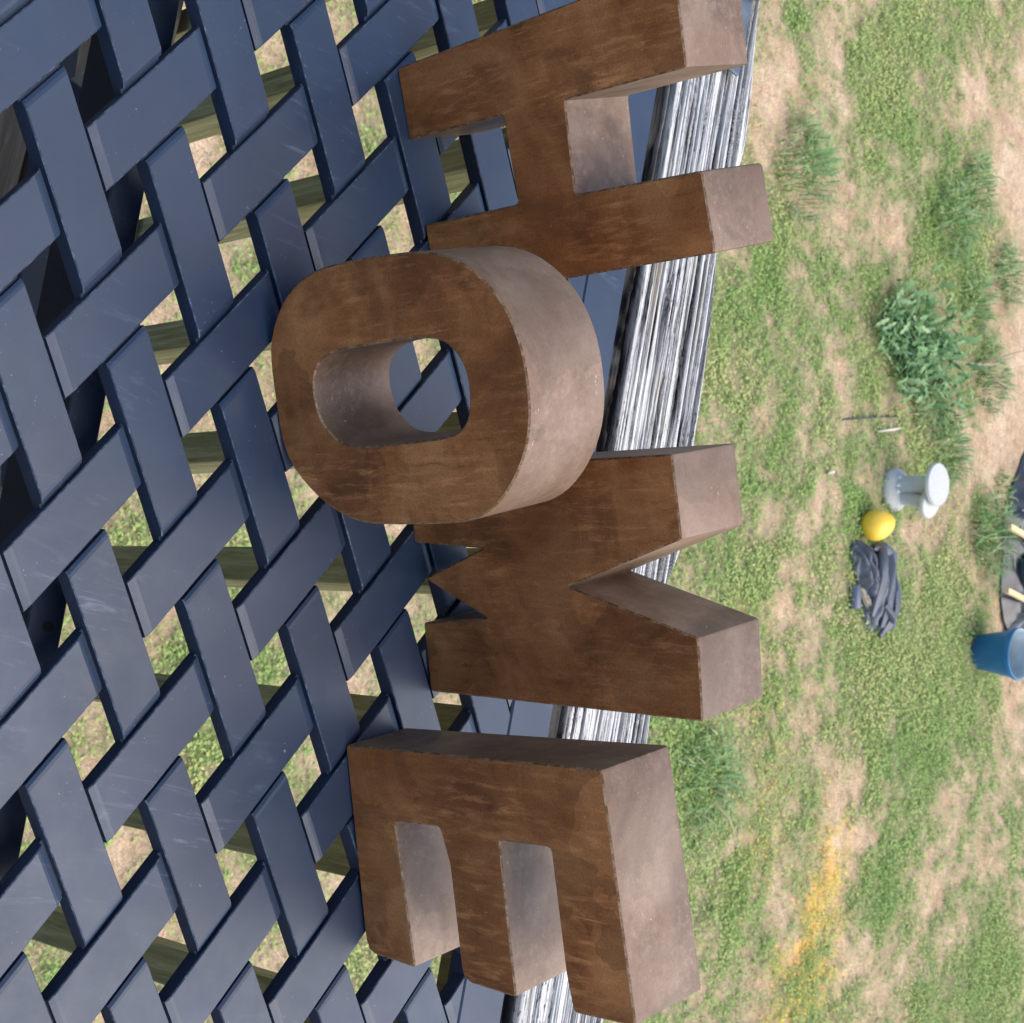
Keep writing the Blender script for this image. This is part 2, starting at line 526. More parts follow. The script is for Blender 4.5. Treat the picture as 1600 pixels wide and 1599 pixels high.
MB_GRASS = mat_blades('short_grass', [(0.0, (0.130, 0.295, 0.065)), (.3, (0.195, 0.342, 0.088)), (.6, (0.295, 0.378, 0.142)), (.8, (0.448, 0.425, 0.212)), (1.0, (0.590, 0.496, 0.307))])
MB_WEED = mat_blades('low_weed_leaf', [(0.0, (0.142, 0.283, 0.065)), (.4, (0.248, 0.366, 0.100)), (.75, (0.389, 0.437, 0.153)), (1.0, (0.555, 0.484, 0.212))])
MB_YEL = mat_blades('yellowed_weed_leaf', [(0.0, (.38, .42, .06)), (.4, (.68, .58, .07)), (.75, (.78, .50, .12)), (1.0, (.66, .32, .12))])
MB_STRAW = mat_blades('dry_straw', [(0.0, (0.324, 0.248, 0.151)), (.5, (0.518, 0.432, 0.292)), (1.0, (0.713, 0.626, 0.475))], .1)
MB_TUFT = mat_blades('bluish_grass', [(0.0, (.13, .25, .09)), (.5, (.19, .32, .13)), (.85, (.30, .39, .19)), (1.0, (.44, .43, .25))])

def tone_g(x, y, n):
    return np.clip(.19 + .75 * fbm(x * 2.2, y * 2.2, 3, 40) + .28 * (RNG.random(n) - .5) - .30 * (veg_at(x, y) - .4), 0, 1)
x, y = off_bed(*scatter(430000, 1.7))
blades('grass', x, y, .012, .05, .0032, 1.1, tone_g, MB_GRASS, 'short patchy grass growing over the sandy yard')

def leaves(name, x, y, r0, r1, tone, mat, label, hmax=.03):
    n = len(x)
    z = ground_h(x, y) + .002 + hmax * RNG.random(n)
    r = r0 + (r1 - r0) * RNG.random(n)
    a = RNG.random(n) * 2 * math.pi
    tilt = .75 * (RNG.random(n) - .2)
    d = np.stack([np.cos(a), np.sin(a), tilt], -1)
    s = np.stack([-np.sin(a), np.cos(a), .5 * (RNG.random(n) - .5)], -1)
    P = np.stack([x, y, z], -1)
    r = r[:, None]
    V = np.stack([P - d * r, P + s * r * .55, P + d * r, P - s * r * .55], 1).reshape(-1, 3)
    b = np.arange(n) * 4
    F = np.stack([b, b + 1, b + 2, b + 3], -1)
    o = np_mesh(name, V, F, mat, {'tone': np.repeat(tone(x, y, n), 4)})
    return tag(o, label, kind='stuff')

x, y = off_bed(*scatter(520000, 1.15))
leaves('weed_leaves', x, y, .0032, .0105, lambda x, y, n: np.clip(.10 + .9 * fbm(x * 3, y * 3, 3, 60) + .40 * (RNG.random(n) - .5), 0, 1), MB_WEED, 'low broad leaved weeds and clover mixed into the yard grass')
x, y = off_bed(*scatter(480000, 1, True))
leaves('yellow_weed_leaves', x, y, .003, .009, lambda x, y, n: RNG.random(n), MB_YEL, 'yellow and orange weeds in a streak across the yard', .03)
n = 110000
y = 1 + 8.3 * RNG.random(n); x = -6 + 8 * RNG.random(n)
k = RNG.random(n) < np.clip((fbm(x * 2.5, y * 2.5, 3, 70) - .34) * 3.0, .08, 1)
k &= np.abs(veg_at(x, y) - .40) < .40
x, y = off_bed(x[k], y[k])
# a matted heap of dry stems lies beside the thin dark rod
xs, ys = -1.86 + .10 * RNG.standard_normal(900), 5.42 + .10 * RNG.standard_normal(900)
x, y = np.concatenate([x, xs]), np.concatenate([y, ys])
blades('straw', x, y, .02, .10, .0022, 1.0, lambda x, y, n: RNG.random(n), MB_STRAW, 'dry straw litter lying on the bare soil', flat=.93)

# single grass tufts that stand out
TUFTS = [(-2.73, 4.87, .20, 230, 'large bluish grass tuft close beyond the two posts of the H'),
         (-0.03, 4.82, .17, 200, 'large bluish grass tuft close beyond the top of the E'),
         (-1.93, 6.46, .13, 170, 'leaning dark green grass tuft behind the grey garden ornament'),
         (-1.62, 7.0, .15, 220, 'thick grass tuft standing before the pale slats of the planting bed'),
         (-1.87, 7.08, .08, 90, 'small isolated grass tuft on bare sand at the planting bed edge'),
         (-2.76, 6.57, .12, 150, 'spiky green grass tuft just left of the twig'),
         (-3.32, 6.40, .13, 150, 'leftmost grass tuft on the far sand'),
         (-3.05, 6.20, .14, 170, 'soft grass tuft in thin grass between the leafy weed and the far left sand'),
         (-2.10, 6.20, .12, 150, 'grass tuft just right of the leafy weed beside the twig foot'),
         (-3.01, 6.86, .12, 150, 'farthest spiky grass tuft left on the sand'),
         (-2.42, 6.82, .13, 160, 'grass tuft on bare sand right of the twig')]
for (tx, ty, th, nb, lab) in TUFTS:
    nb = int(nb * (1.2 if ty < 6 else 1.5))
    th *= 1.0 if ty < 6 else 1.25
    r = th * 1.15
    a = RNG.random(nb) * 2 * math.pi; q = r * np.sqrt(RNG.random(nb))
    x, y = q * np.cos(a), q * np.sin(a) * .9
    L = th * (.35 + .6 * RNG.random(nb)) * (1.15 - .5 * q / r)
    out = np.stack([np.cos(a), np.sin(a)], -1) + np.array([.35, -.2]) + .8 * RNG.standard_normal((nb, 2))
    ld = .45 + .6 * RNG.random(nb)
    w = .004 + .004 * RNG.random(nb)
    b0 = np.stack([x, y, np.full(nb, -.005)], -1)
    dv = np.concatenate([out * (ld * L)[:, None] * .7, np.zeros((nb, 1))], 1)
    sd = np.stack([-out[:, 1], out[:, 0], np.zeros(nb)], -1)
    sd = sd / np.linalg.norm(sd, axis=1, keepdims=True) * w[:, None] * .5
    u = np.array([0, 0, 1.0])
    m = b0 + dv * .35 + u * (L * .65)[:, None]
    t = b0 + dv + u * (L * (1.05 - .5 * ld))[:, None]
    V = np.stack([b0 - sd, b0 + sd, m + sd, m - sd, t], 1).reshape(-1, 3)
    b = np.arange(nb) * 5
    F = np.concatenate([np.stack([b, b + 1, b + 2], -1), np.stack([b, b + 2, b + 3], -1), np.stack([b + 3, b + 2, b + 4], -1)])
    o = np_mesh('grass_tuft', V, F, MB_TUFT, {'tone': np.repeat(RNG.random(nb), 5)})
    o.location = (tx, ty, float(ground_h(np.array([tx]), np.array([ty]))[0]))
    tag(o, lab, 'grass tuft', 'grass tufts in the yard')

def gz_at(x, y):
    return float(ground_h(np.array([float(x)]), np.array([float(y)]))[0])

# ------------------------------------------------------------------ deck
ZD = -10.5 * S
deck = tag(bpy.data.objects.new('deck', None), 'grey board deck under the table', kind='structure')
COL.objects.link(deck)
bm = bmesh.new()
add_box(bm, (-1.6, 6.30 * S, ZD - .23), (1.9, 6.50 * S, ZD - .027), .002)
bm_obj('rim_joist', bm, MDECK, deck)
yy = 6.50 * S
pm = None
while yy > -2.2:
    bm = bmesh.new()
    add_box(bm, (-1.6, yy - .137, ZD - .025 + random.uniform(-.0015, .0015)), (1.9, yy, ZD), .003)
    bm_obj('plank', bm, MDECK, deck)
    yy -= .144
bm = bmesh.new()
for xx in np.arange(-1.4, 1.9, .405):
    add_box(bm, (xx, -2.2, ZD - .23), (xx + .038, 6.28 * S, ZD - .0275))
bm_obj('joist', bm, MDECK, deck)
bm = bmesh.new()
for xx, yp in ((-1.3, .3), (1.5, .3), (-1.3, -2.0), (1.5, -2.0)):
    add_box(bm, (xx, yp, ZG - .2), (xx + .09, yp + .09, ZD - .232))
bm_obj('support_post', bm, MDECK, deck)

# ------------------------------------------------------------------ railing
railing = thing('wooden_railing', 'weathered grey timber railing behind the table with a cracked top rail and square balusters', 'railing', (0, 6.7 * S, ZD))
def rail_edges(x):
    xs = [-30, -8, -5.9, -4.2, -2.7, -1.1, -.3, .8, 1.35, 2.84, 4, 7, 30]
    ys = [8.2, 8.2, 8.19, 8.34, 8.15, 8.23, 8.24, 8.31, 8.15, 8.21, 8.24, 8.2, 8.2]
    return np.interp(x, xs, ys)
rx = np.concatenate([np.linspace(-24, -8.2, 12), np.arange(-8, 8.5, .045), np.linspace(8.7, 26, 12)])
NV = 400
v01 = np.linspace(0, 1, NV)
RXg, Vg = np.meshgrid(rx, v01, indexing='ij')
far = rail_edges(RXg) + .035 * (fbm(RXg * 2.2, RXg * 0, 4, 90) - .5)
near = 6.74 + .012 * (fbm(RXg * 1.5, RXg * 0 + 9, 3, 91) - .5)
RY = near + (far - near) * Vg
wand = .05 * (fbm(RXg * .25, RY * .9, 3, 95) - .5) + .012 * (fbm(RXg * 1.6, RY * 3, 3, 96) - .5)
yw = RY + wand
crack_edge = np.zeros_like(RY)
depth = np.zeros_like(RY)
rr = np.random.default_rng(5)
for c in range(80):
    yc = 6.66 + 1.5 * rr.random()
    wdt = .005 + .004 * rr.random() if c >= 26 else .008 + .016 * rr.random() ** 1.5
    x0, ln = -9 + 17 * rr.random(), 1.5 + 9 * rr.random()
    slope = .012 * rr.standard_normal()
    fade = np.clip(1.25 - np.abs(RXg - x0) / ln, 0, 1) ** .6
    nz = .55 + .9 * fbm(RXg * 1.3, RXg * 0 + c, 3, 200 + c)
    dd = np.abs(yw - yc - slope * (RXg - x0) - .012 * (fbm(RXg * .9, RXg * 0 + c * 3, 3, 300 + c) - .5))
    g = np.exp(-(dd / (wdt * np.maximum(nz * fade, .05))) ** 4) * (fade > .02)
    depth = np.maximum(depth, g * (.03 + 6.5 * wdt))
    crack_edge = np.maximum(crack_edge, g * np.clip(fade * 1.3, 0, 1))
fine = fbm(RXg * .3, yw * 46, 4, 120)
fine2 = fbm(RXg * .6, yw * 95, 3, 121)
RZ = .01 - depth - .010 * np.clip(.5 - fine, 0, 1) / .3 - .008 * np.clip(.5 - fine2, 0, 1) / .3
crack_edge = np.clip(crack_edge + .9 * np.exp(-(np.maximum(RY - near, 0) / .055) ** 2) + np.clip((.34 - fine) * 8, 0, .85) + np.clip((.31 - fine2) * 7, 0, .75), 0, 1)  # cracks and dark grain, plus a darkened band along the near edge
# rounded, battered arrises
ed = np.minimum((RY - near), (far - RY))
RZ = RZ - .06 * np.exp(-(np.maximum(ed, 0) / .05) ** 2) * (1 + fine)
V = np.stack([RXg, RY - 6.7, RZ + 10.5], -1) * S
nxr = len(rx)
idx = np.arange(nxr * NV).reshape(nxr, NV)
F = np.stack([idx[:-1, :-1], idx[1:, :-1], idx[1:, 1:], idx[:-1, 1:]], -1).reshape(-1, 4)
# sides and bottom
nv0 = nxr * NV
botn = np.stack([rx, near[:, 0] - 6.7 + 0, np.full(nxr, -.45 + 10.5)], -1) * S
botf = np.stack([rx, far[:, -1] - 6.7, np.full(nxr, -.45 + 10.5)], -1) * S
V = np.concatenate([V.reshape(-1, 3), botn, botf])
bn, bf = nv0 + np.arange(nxr), nv0 + nxr + np.arange(nxr)
Fs = np.concatenate([np.stack([bn[:-1], bn[1:], idx[1:, 0], idx[:-1, 0]], -1),
                     np.stack([idx[:-1, -1], idx[1:, -1], bf[1:], bf[:-1]], -1),
                     np.stack([bf[:-1], bf[1:], bn[1:], bn[:-1]], -1)])
ck = np.concatenate([crack_edge.ravel(), np.full(nxr, .55), np.full(nxr, .2)])  # lower vertices: near face darker than the far face
np_mesh('top_rail', V, np.concatenate([F, Fs]), MRAIL, {'crack_edge': ck}, railing)
bx = [-6.14, -4.15, -2.24, -.42, 1.26, 3.06, 4.68, 6.46]
step = 1.80
xs = [-6.14 - step * i for i in range(8, 0, -1)] + bx + [6.46 + step * i for i in range(1, 9)]
for b in xs:
    bm = bmesh.new()
    w = .46
    lo, hi = (b * S, .0, (-13.6 + 10.5) * S), ((b + w) * S, .52 * S, (-.46 + 10.5) * S)
    add_box(bm, lo, hi, .0012)
    bm_obj('baluster', bm, MBAL, railing)
for px in (-22.5, 23.5):
    bm = bmesh.new()
    add_box(bm, (px * S, -.01, (-14.5 + 10.5) * S), (px * S + .09, .08, (-.47 + 10.5) * S), .003)
    bm_obj('post', bm, MBAL, railing)
bm = bmesh.new()
add_box(bm, (-24 * S, .545 * S, (-1.7 + 10.5) * S), (26 * S, .545 * S + .035, (-.47 + 10.5) * S), .002)
# the upper stringer sits behind the balusters, under the top rail
bm_obj('stringer', bm, MBAL, railing)

# ------------------------------------------------------------------ table
XL, XR, YB, YF, RIM = -11.5, 9.5, -8.6, 6.53, .63
table = thing('patio_table', 'dark navy metal patio table with a woven strap top standing on the deck', 'table', (-1 * S, -1 * S, ZD))
TO = Vector((-1 * S, -1 * S, ZD))
LC = np.array([[-.0071, -.0127], [-3.5112, 2.0866], [3.4078, 2.4072], [-.08, .0479], [.1375, .0026], [-.0785, -.0454]])
def lat(i, j):
    i4, j4 = i / 4, j / 4
    # keep the hand-cast irregularity inside the seen part only
    ic, jc = max(-1.0, min(1.0, i4)), max(-.75, min(2.2, j4))
    q = np.array([1, i4, j4, ic * (2 * i4 - ic), (ic * j4 + i4 * jc - ic * jc), jc * (2 * j4 - jc)])
    return q @ LC
WS, LS, TH = .4857, 1.4218, .17
inX0, inX1, inY0, inY1 = XL + RIM, XR - RIM, YB + RIM, YF - RIM

def clip_poly(P, keep):
    """Sutherland-Hodgman against the opening of the rim"""
    for ax, val, sg in ((0, inX0, 1), (0, inX1, -1), (1, inY0, 1), (1, inY1, -1)):
        out = []
        for a, b in zip(P, P[1:] + P[:1]):
            da, db = sg * (a[ax] - val), sg * (b[ax] - val)
            if da >= 0: out.append(a)
            if (da >= 0) != (db >= 0):
                t = da / (da - db)
                out.append(tuple(a[q] + t * (b[q] - a[q]) for q in range(3)))
        P = out
        if len(P) < 3: return []
    return P

def strip_mesh(i, j, along):
    """one woven strap where it passes over its crossing; along 1: runs along j, 0: runs along i"""
    hw, hl = WS / 2, LS / 2
    def pt(s, l, z):
        p = lat(i + s, j + l) if along else lat(i + l, j + s)
        return (p[0], p[1], z)
    e, dz, ch, cz = (.05 if along else .07), .022, .010, .010
    prof = [(-hl - .047, -.07), (-hl - .012, -.07), (-hl - .01, -dz), (-hl - .01 + e - .02, -.006), (-hl + e, 0.0), (hl - e, 0.0), (hl + .01 - e + .02, -.006), (hl + .01, -dz), (hl + .012, -.07), (hl + .047, -.07)]
    bm = bmesh.new()
    rows = []
    for l, z in prof:
        rows.append([(-hw, l, -TH), (-hw, l, z - cz), (-hw + ch, l, z), (hw - ch, l, z), (hw, l, z - cz), (hw, l, -TH)])
    P = [[pt(*q) for q in r] for r in rows]
    inside = all(inX0 <= q[0] <= inX1 and inY0 <= q[1] <= inY1 for r in P for q in r)
    anyin = any(inX0 <= q[0] <= inX1 and inY0 <= q[1] <= inY1 for r in P for q in r)
    if not anyin:
        bm.free(); return None
    V = {}
    def vert(q):
        k = tuple(round(c, 5) for c in q)
        if k not in V:
            V[k] = bm.verts.new((Vector(q) * S) - TO)
        return V[k]
    def face(qs, mi):
        qs = qs if inside else clip_poly(list(qs), True)
        vs = []
        for q in qs:
            v = vert(q)
            if v not in vs: vs.append(v)
        if len(vs) >= 3:
            try: bm.faces.new(vs).material_index = mi
            except ValueError: pass
    for r in range(len(prof) - 1):
        for c in range(5):
            mi = 1 if c in (1, 3) else 0
            face((P[r][c], P[r][c + 1], P[r + 1][c + 1], P[r + 1][c]), mi)
        face((P[r][0], P[r + 1][0], P[r + 1][5], P[r][5]), 0)
    face(P[0], 0); face(P[-1][::-1], 0)
    return bm

def smooth_cast(o):
    pass

strips = []
for i in range(-26, 27):
    for j in range(-26, 27):
        p = lat(i, j)
        if not (XL - 1 < p[0] < XR + 1 and YB - 1 < p[1] < YF + 1): continue
        along = 1 if (i + j) % 2 == 0 else 0
        bm = strip_mesh(i, j, along)
        if bm is None or len(bm.faces) < 4:
            if bm: bm.free()
            continue
        d = (p[0] - 2) ** 2 + (p[1] - 2) ** 2
        strips.append((d, bm))
strips.sort(key=lambda q: q[0])
rest = bmesh.new()
nstrip = len(strips)
for k, (d, bm) in enumerate(strips):
    if k < 290:
        bm_obj('strip', bm, [MT, MEDGE], table)
    else:
        me = bpy.data.meshes.new('tmp'); bm.to_mesh(me); bm.free(); rest.from_mesh(me); bpy.data.meshes.remove(me)
if len(rest.faces):
    o = bm_obj('outer_strips', rest, [MT, MEDGE], table); o['kind'] = 'stuff'
# under the weave: the crossing part of each strap, lower and narrower, carried as bars
def rim(lo, hi):
    bm = bmesh.new()
    add_box(bm, tuple(Vector(lo) * S - TO), tuple(Vector(hi) * S - TO), .0016)
    return bm_obj('rim', bm, MT, table)
g = .012
rim((XL, inY1 + g, -.26), (XR, YF, .004)); rim((XL, YB, -.26), (XR, inY0 - g, .004))
rim((XL, inY0, -.26), (inX0 - g, inY1, .004)); rim((inX1 + g, inY0, -.26), (XR, inY1, .004))
def tbox(name, lo, hi, bev=.0015, mtx=None, mat=None):
    bm = bmesh.new()
    if mtx is None:
        add_box(bm, tuple(Vector(lo) * S - TO), tuple(Vector(hi) * S - TO), bev)
    else:
        add_box(bm, tuple(Vector(lo) * S), tuple(Vector(hi) * S), bev, mtx)
    return bm_obj(name, bm, mat or MUNDER, table)
def bar(name, a, b, w, h):
    a, b = Vector(a) * S - TO, Vector(b) * S - TO
    d = b - a
    z = Vector((0, 0, 1)); y = z.cross(d).normalized(); zz = d.normalized().cross(y)
    m = Matrix((d.normalized(), y, zz)).transposed().to_4x4(); m.translation = a
    bm = bmesh.new()
    add_box(bm, (0, -w * S / 2, -h * S / 2), (d.length, w * S / 2, h * S / 2), .001, m)
    return bm_obj(name, bm, MT, table)
bar('crossbar', (-10.5, .28, -1.02), (8.6, 1.22, -1.02), .32, .85)
bar('crossbar', (-10.5, -5.0, -1.02), (8.6, -4.8, -1.02), .32, .85)
# legs with splayed brackets
for lx, ly in ((-10.2, 5.4), (8.4, 5.4), (-10.2, -7.6), (8.4, -7.6)):
    tbox('leg', (lx - .3, ly - .3, -10.5), (lx + .3, ly + .3, -.262))
for a, b in (((-5.6, .35, -.9), (-4.2, -4.6, -8.6)), ((-2.4, .35, -1.4), (-4.4, -4.6, -8.2)), ((-4.5, 2.2, -5.6), (.6, 2.9, -5.8)), ((-3.2, 2.4, -5.0), (-.4, 5.0, -8.4)), ((-.2, 2.7, -5.6), (.9, 4.6, -8.6))):
    bar('brace', a, b, .35, .22)
tbox('bracket_plate', (-5.9, .55, -1.4), (-3.6, 1.9, -.5))
# pin holes in the crossbar flange
bm = bmesh.new()
for hx in (-3.1, .2, 3.36, 6.2):
    cy = .28 + (hx + 10.5) / 19.1 * .94
    add_lathe(bm, [(.045 * S, .001), (.0001, .001)], 12, mtx=Matrix.Translation(Vector((hx, cy + .02, -.597)) * S - TO + Vector((0, 0, .0005))))
bm_obj('pin_hole', bm, NT('hole_black', .9).base((.002, .002, .002)).m, table)

# ------------------------------------------------------------------ letters
def smooth_closed(P, it=1):
    for _ in range(it):
        Q = []
        for a, b in zip(P, P[1:] + P[:1]):
            Q += [(a[0] * .75 + b[0] * .25, a[1] * .75 + b[1] * .25), (a[0] * .25 + b[0] * .75, a[1] * .25 + b[1] * .75)]
        P = Q
    return P

def area(P): return .5 * sum(a[0] * b[1] - b[0] * a[1] for a, b in zip(P, P[1:] + P[:1]))

def inset(P, d):
    """offset a counter-clockwise polygon inwards (holes, clockwise, are offset outwards from the opening)"""
    n, out = len(P), []
    for i in range(n):
        p0, p1, p2 = Vector(P[i - 1]), Vector(P[i]), Vector(P[(i + 1) % n])
        e1, e2 = (p1 - p0).normalized(), (p2 - p1).normalized()
        n1, n2 = Vector((-e1.y, e1.x)), Vector((-e2.y, e2.x))
        m = (n1 + n2)
        if m.length < 1e-6: m = n1
        m.normalize()
        out.append(tuple(p1 + m * min(d / max(m.dot(n1), .35), 3 * d)))
    return out

def round_corners(P, r, only=None):
    out = []
    n = len(P)
    for i in range(n):
        p0, p1, p2 = Vector(P[i - 1]), Vector(P[i]), Vector(P[(i + 1) % n])
        rr = r if only is None or i not in only else only[i]
        a, b = (p0 - p1), (p2 - p1)
        q = min(rr, a.length * .3, b.length * .3)
        a.normalize(); b.normalize()
        if rr <= 0:
            out.append(tuple(p1)); continue
        for t in (0, .5, 1):
            w0, w1, w2 = (1 - t) ** 2, 2 * t * (1 - t), t * t
            pt = (p1 + a * q) * w0 + p1 * w1 + (p1 + b * q) * w2
            out.append(tuple(pt))
    return out

def letter(name, label, base, psi, outline, holes, depth, mats, group, dep_low=None, smooth=False):
    t = thing(name, label, 'letter', Vector(base) * S, math.radians(psi), group)
    top = max(p[1] for p in outline)
    def dep(v):
        return depth if dep_low is None else dep_low + (depth - dep_low) * max(0, min(1, v / top))
    loops = []
    o = list(outline)
    if area(o) < 0: o = o[::-1]
    loops.append(o)
    for h in holes:
        h = list(h)
        if area(h) > 0: h = h[::-1]
        loops.append(h)
    be = .016
    def P3(p, y): return Vector((p[0], y, p[1])) * S
    def panel(nm, yfun, yrim, mat):
        bm = bmesh.new()
        ins = [inset(l, be) for l in loops]
        flat = [q for l in ins for q in l]
        tri = tessellate_polygon([[Vector((q[0], q[1], 0)) for q in l] for l in ins])
        vs = [bm.verts.new(P3(q, yfun(q))) for q in flat]
        for a in tri:
            try: bm.faces.new([vs[q] for q in a]).material_index = 0
            except ValueError: pass
        k = 0
        for l, il in zip(loops, ins):
            vo = [bm.verts.new(P3(q, yrim(q))) for q in l]
            vi = vs[k:k + len(il)]; k += len(il)
            for i in range(len(l)):
                j = (i + 1) % len(l)
                bm.faces.new((vi[i], vi[j], vo[j], vo[i])).material_index = 1
        return bm_obj(nm, bm, mat, t)
    panel('front_panel', lambda q: 0.0, lambda q: .011, [mats[0], MWORN])
    panel('back_panel', lambda q: dep(q[1]), lambda q: dep(q[1]) - .011, [mats[0], MWORN])
    # folded side band, slightly wavy sheet
    bm = bmesh.new()
    for l in loops:
        n = len(l)
        ys = [0.011, .25, .5, .75, 1]
        rows = []
        for q in l:
            D = dep(q[1]) - .022
            rows.append([bm.verts.new(P3(q, .011 + D * s)) for s in (0, .25, .5, .75, 1)])
        for i in range(n):
            j = (i + 1) % n
            for s in range(4):
                bm.faces.new((rows[i][s], rows[j][s], rows[j][s + 1], rows[i][s + 1]))
    bm_obj('side_band', bm, mats[1], t, smooth=True, angle=32)
    return t

def lm(seed):
    return (mat_letter('brown_patina_%s' % 'abcd'[seed], seed, (.16, .058, .020), (.285, .108, .035), (.42, .188, .070), .42, .32, .52, (.80, 1.16)),
            mat_letter('greyed_copper_%s' % 'abcd'[seed], seed + 5, (.115, .064, .037), (.165, .101, .064), (.23, .156, .108), .16, .46, .62, (.88, 1.09), (.17, .085, .040), .5))
GRP = 'four brown metal letters spelling HOME'
Hp = [(0, 0), (.67, -.01), (.659, 1.221), (1.453, 1.226), (1.471, 0.0), (2.15, 0.0), (2.175, 1.694), (2.152, 3.279), (1.481, 3.263), (1.469, 1.908), (.667, 1.959), (.661, 3.262), (-.17, 3.30), (-.10, 2.274)]
letter('letter_h', 'brown metal letter H standing leftmost on the table', (-2.4205, 2.8552, .004), 28.6, round_corners(Hp, .035), [], .89, lm(0), GRP)
Mp = [(.666, 0.0), (.697, 3.201), (.002, 3.23), (-.389, 1.879), (-.80, 3.152), (-1.493, 3.135), (-1.46, 0.0), (-.769, -.01), (-.715, .887), (-.426, .083), (-.074, .853), (0.0, 0.0)]
letter('letter_m', 'brown metal letter M with pale top ends, half behind the O', (2.5454, 4.494, .004), 22.8, round_corners(Mp, .03), [], .87, lm(2), GRP)
Ep = [(0, 0), (-.084, 3.033), (1.93, 3.17), (1.955, 2.524), (1.645, 2.478), (.613, 2.427), (.637, 1.856), (1.963, 1.894), (1.942, 1.269), (.941, 1.232), (.612, 1.144), (.637, .58), (1.947, .672), (1.92, .03)]
letter('letter_e', 'brown metal letter E standing rightmost with a wide pale top', (3.8142, 3.8232, .004), 21.5, round_corners(Ep, .04, {13: .12, 8: .10, 5: .05}), [], .86, lm(3), GRP, .72)
Oo = [(.048, .0), (-.142, .033), (-.326, .138), (-.501, .301), (-.62, .509), (-.688, .731), (-.715, .967), (-.722, 1.248), (-.715, 1.598), (-.701, 1.959), (-.666, 2.179), (-.606, 2.364), (-.509, 2.539), (-.354, 2.723), (-.182, 2.854), (.008, 2.935), (.21, 2.98), (.41, 2.986), (.609, 2.973), (.791, 2.926), (.941, 2.855), (1.09, 2.748), (1.233, 2.607), (1.344, 2.444), (1.412, 2.262), (1.443, 2.058), (1.449, 1.698), (1.45, 1.269), (1.435, .938), (1.37, .693), (1.25, .453), (1.09, .247), (.898, .075), (.678, .0), (.46, -.002), (.243, -.002)]
Oh = [(.243, .54), (.133, .585), (.054, .67), (.007, .782), (-.02, .96), (-.029, 1.241), (-.033, 1.567), (-.035, 1.829), (-.019, 2.03), (.025, 2.172), (.102, 2.269), (.202, 2.336), (.316, 2.364), (.454, 2.363), (.574, 2.336), (.658, 2.289), (.732, 2.189), (.76, 2.034), (.775, 1.775), (.786, 1.403), (.793, 1.127), (.779, .904), (.741, .769), (.64, .645), (.531, .566), (.376, .531)]
letter('letter_o', 'brown metal letter O with rounded rectangular opening, standing in front between H and M', (.7393, 2.137, .006), 25, smooth_closed(Oo, 1), [smooth_closed(Oh, 1)], .88, lm(1), GRP)

# ------------------------------------------------------------------ metal fitting on the rail, left of the H
MFIT = mat_simple('grey_blue_metal', (.05, .065, .09), (.10, .125, .165), 60, .45, .2, .2)
MBLK = mat_simple('black_iron', (.008, .010, .014), (.03, .038, .05), 50, .4, .3, .1)
fit = thing('rail_bracket', 'black iron bracket with a grey strap lying on the rail left of the H', 'bracket', Vector((-5.9, 7.62, .12)) * S, math.radians(-2))
bm = bmesh.new(); add_box(bm, (-1.2 * S, -.34 * S, -.01 * S), (1.15 * S, .16 * S, .05 * S), .0015); bm_obj('strap', bm, MFIT, fit)
bm = bmesh.new(); add_lathe(bm, [(.30 * S, .05 * S), (.34 * S, .12 * S), (.34 * S, .28 * S), (.26 * S, .38 * S), (.001, .40 * S)], 24, mtx=Matrix.Translation(Vector((-.12, -.05, .0)) * S)); bm_obj('socket', bm, MBLK, fit, True, 40)
bm = bmesh.new(); add_tube(bm, [Vector(q) * S for q in ((-.12, -.05, .30), (-.7, .30, .42), (-1.7, .9, .5), (-3.2, 1.8, .6))], [.2 * S, .17 * S, .14 * S, .12 * S], 12); bm_obj('arm', bm, MBLK, fit, True)

# ------------------------------------------------------------------ things in the yard
MBLUE = mat_simple('blue_plastic', (.012, .12, .29), (.02, .16, .36), 14, .38, 0, .03)
MINN = mat_simple('dusty_grey_plastic', (.26, .33, .36), (.40, .46, .48), 16, .55, 0, .1)
pot = thing('plant_pot', 'blue plastic pot with a pale dusty inside standing on the sand', 'plant pot', (-1.0, 7.05, gz_at(-1.0, 7.05) - .004), 0)
bm = bmesh.new()
add_lathe(bm, [(.001, .0), (.082, .0), (.088, .006), (.124, .205), (.126, .212), (.133, .214), (.134, .236), (.130, .240)], 40)
bm_obj('body', bm, MBLUE, pot, True, 35)
bm = bmesh.new()
add_lathe(bm, [(.130, .240), (.126, .237), (.122, .21), (.088, .03), (.03, .022), (.001, .02)], 40)
bm_obj('inside', bm, MINN, pot, True, 35)
bm = bmesh.new()
add_lathe(bm, [(.001, .021), (.014, .022), (.018, .028), (.012, .034), (.001, .035)], 16)
bm_obj('boss', bm, mat_simple('pale_grit', (.5, .55, .56), (.7, .74, .75), 60, .6), pot, True)

MYEL = mat_simple('yellow_plastic', (.72, .44, .035), (.80, .52, .05), 18, .42, 0, .04)
bm = bmesh.new()
pr = []
for k in range(25):
    t = math.pi * k / 24
    z = -math.cos(t)
    r = math.sin(t) * (1 - .17 * z)
    pr.append((max(r, .0005) * .070, z * .085))
add_lathe(bm, pr, 32)
egg = bm_obj('egg', bm, MYEL, None, True)
ex_, ey_ = -1.352, 5.80
egg.location = (ex_, ey_, gz_at(ex_, ey_) + .062)
egg.rotation_euler = (math.radians(24), math.radians(62), math.radians(150))
tag(egg, 'yellow plastic egg lying on the grass between the grey ornament and black bag', 'plastic egg')

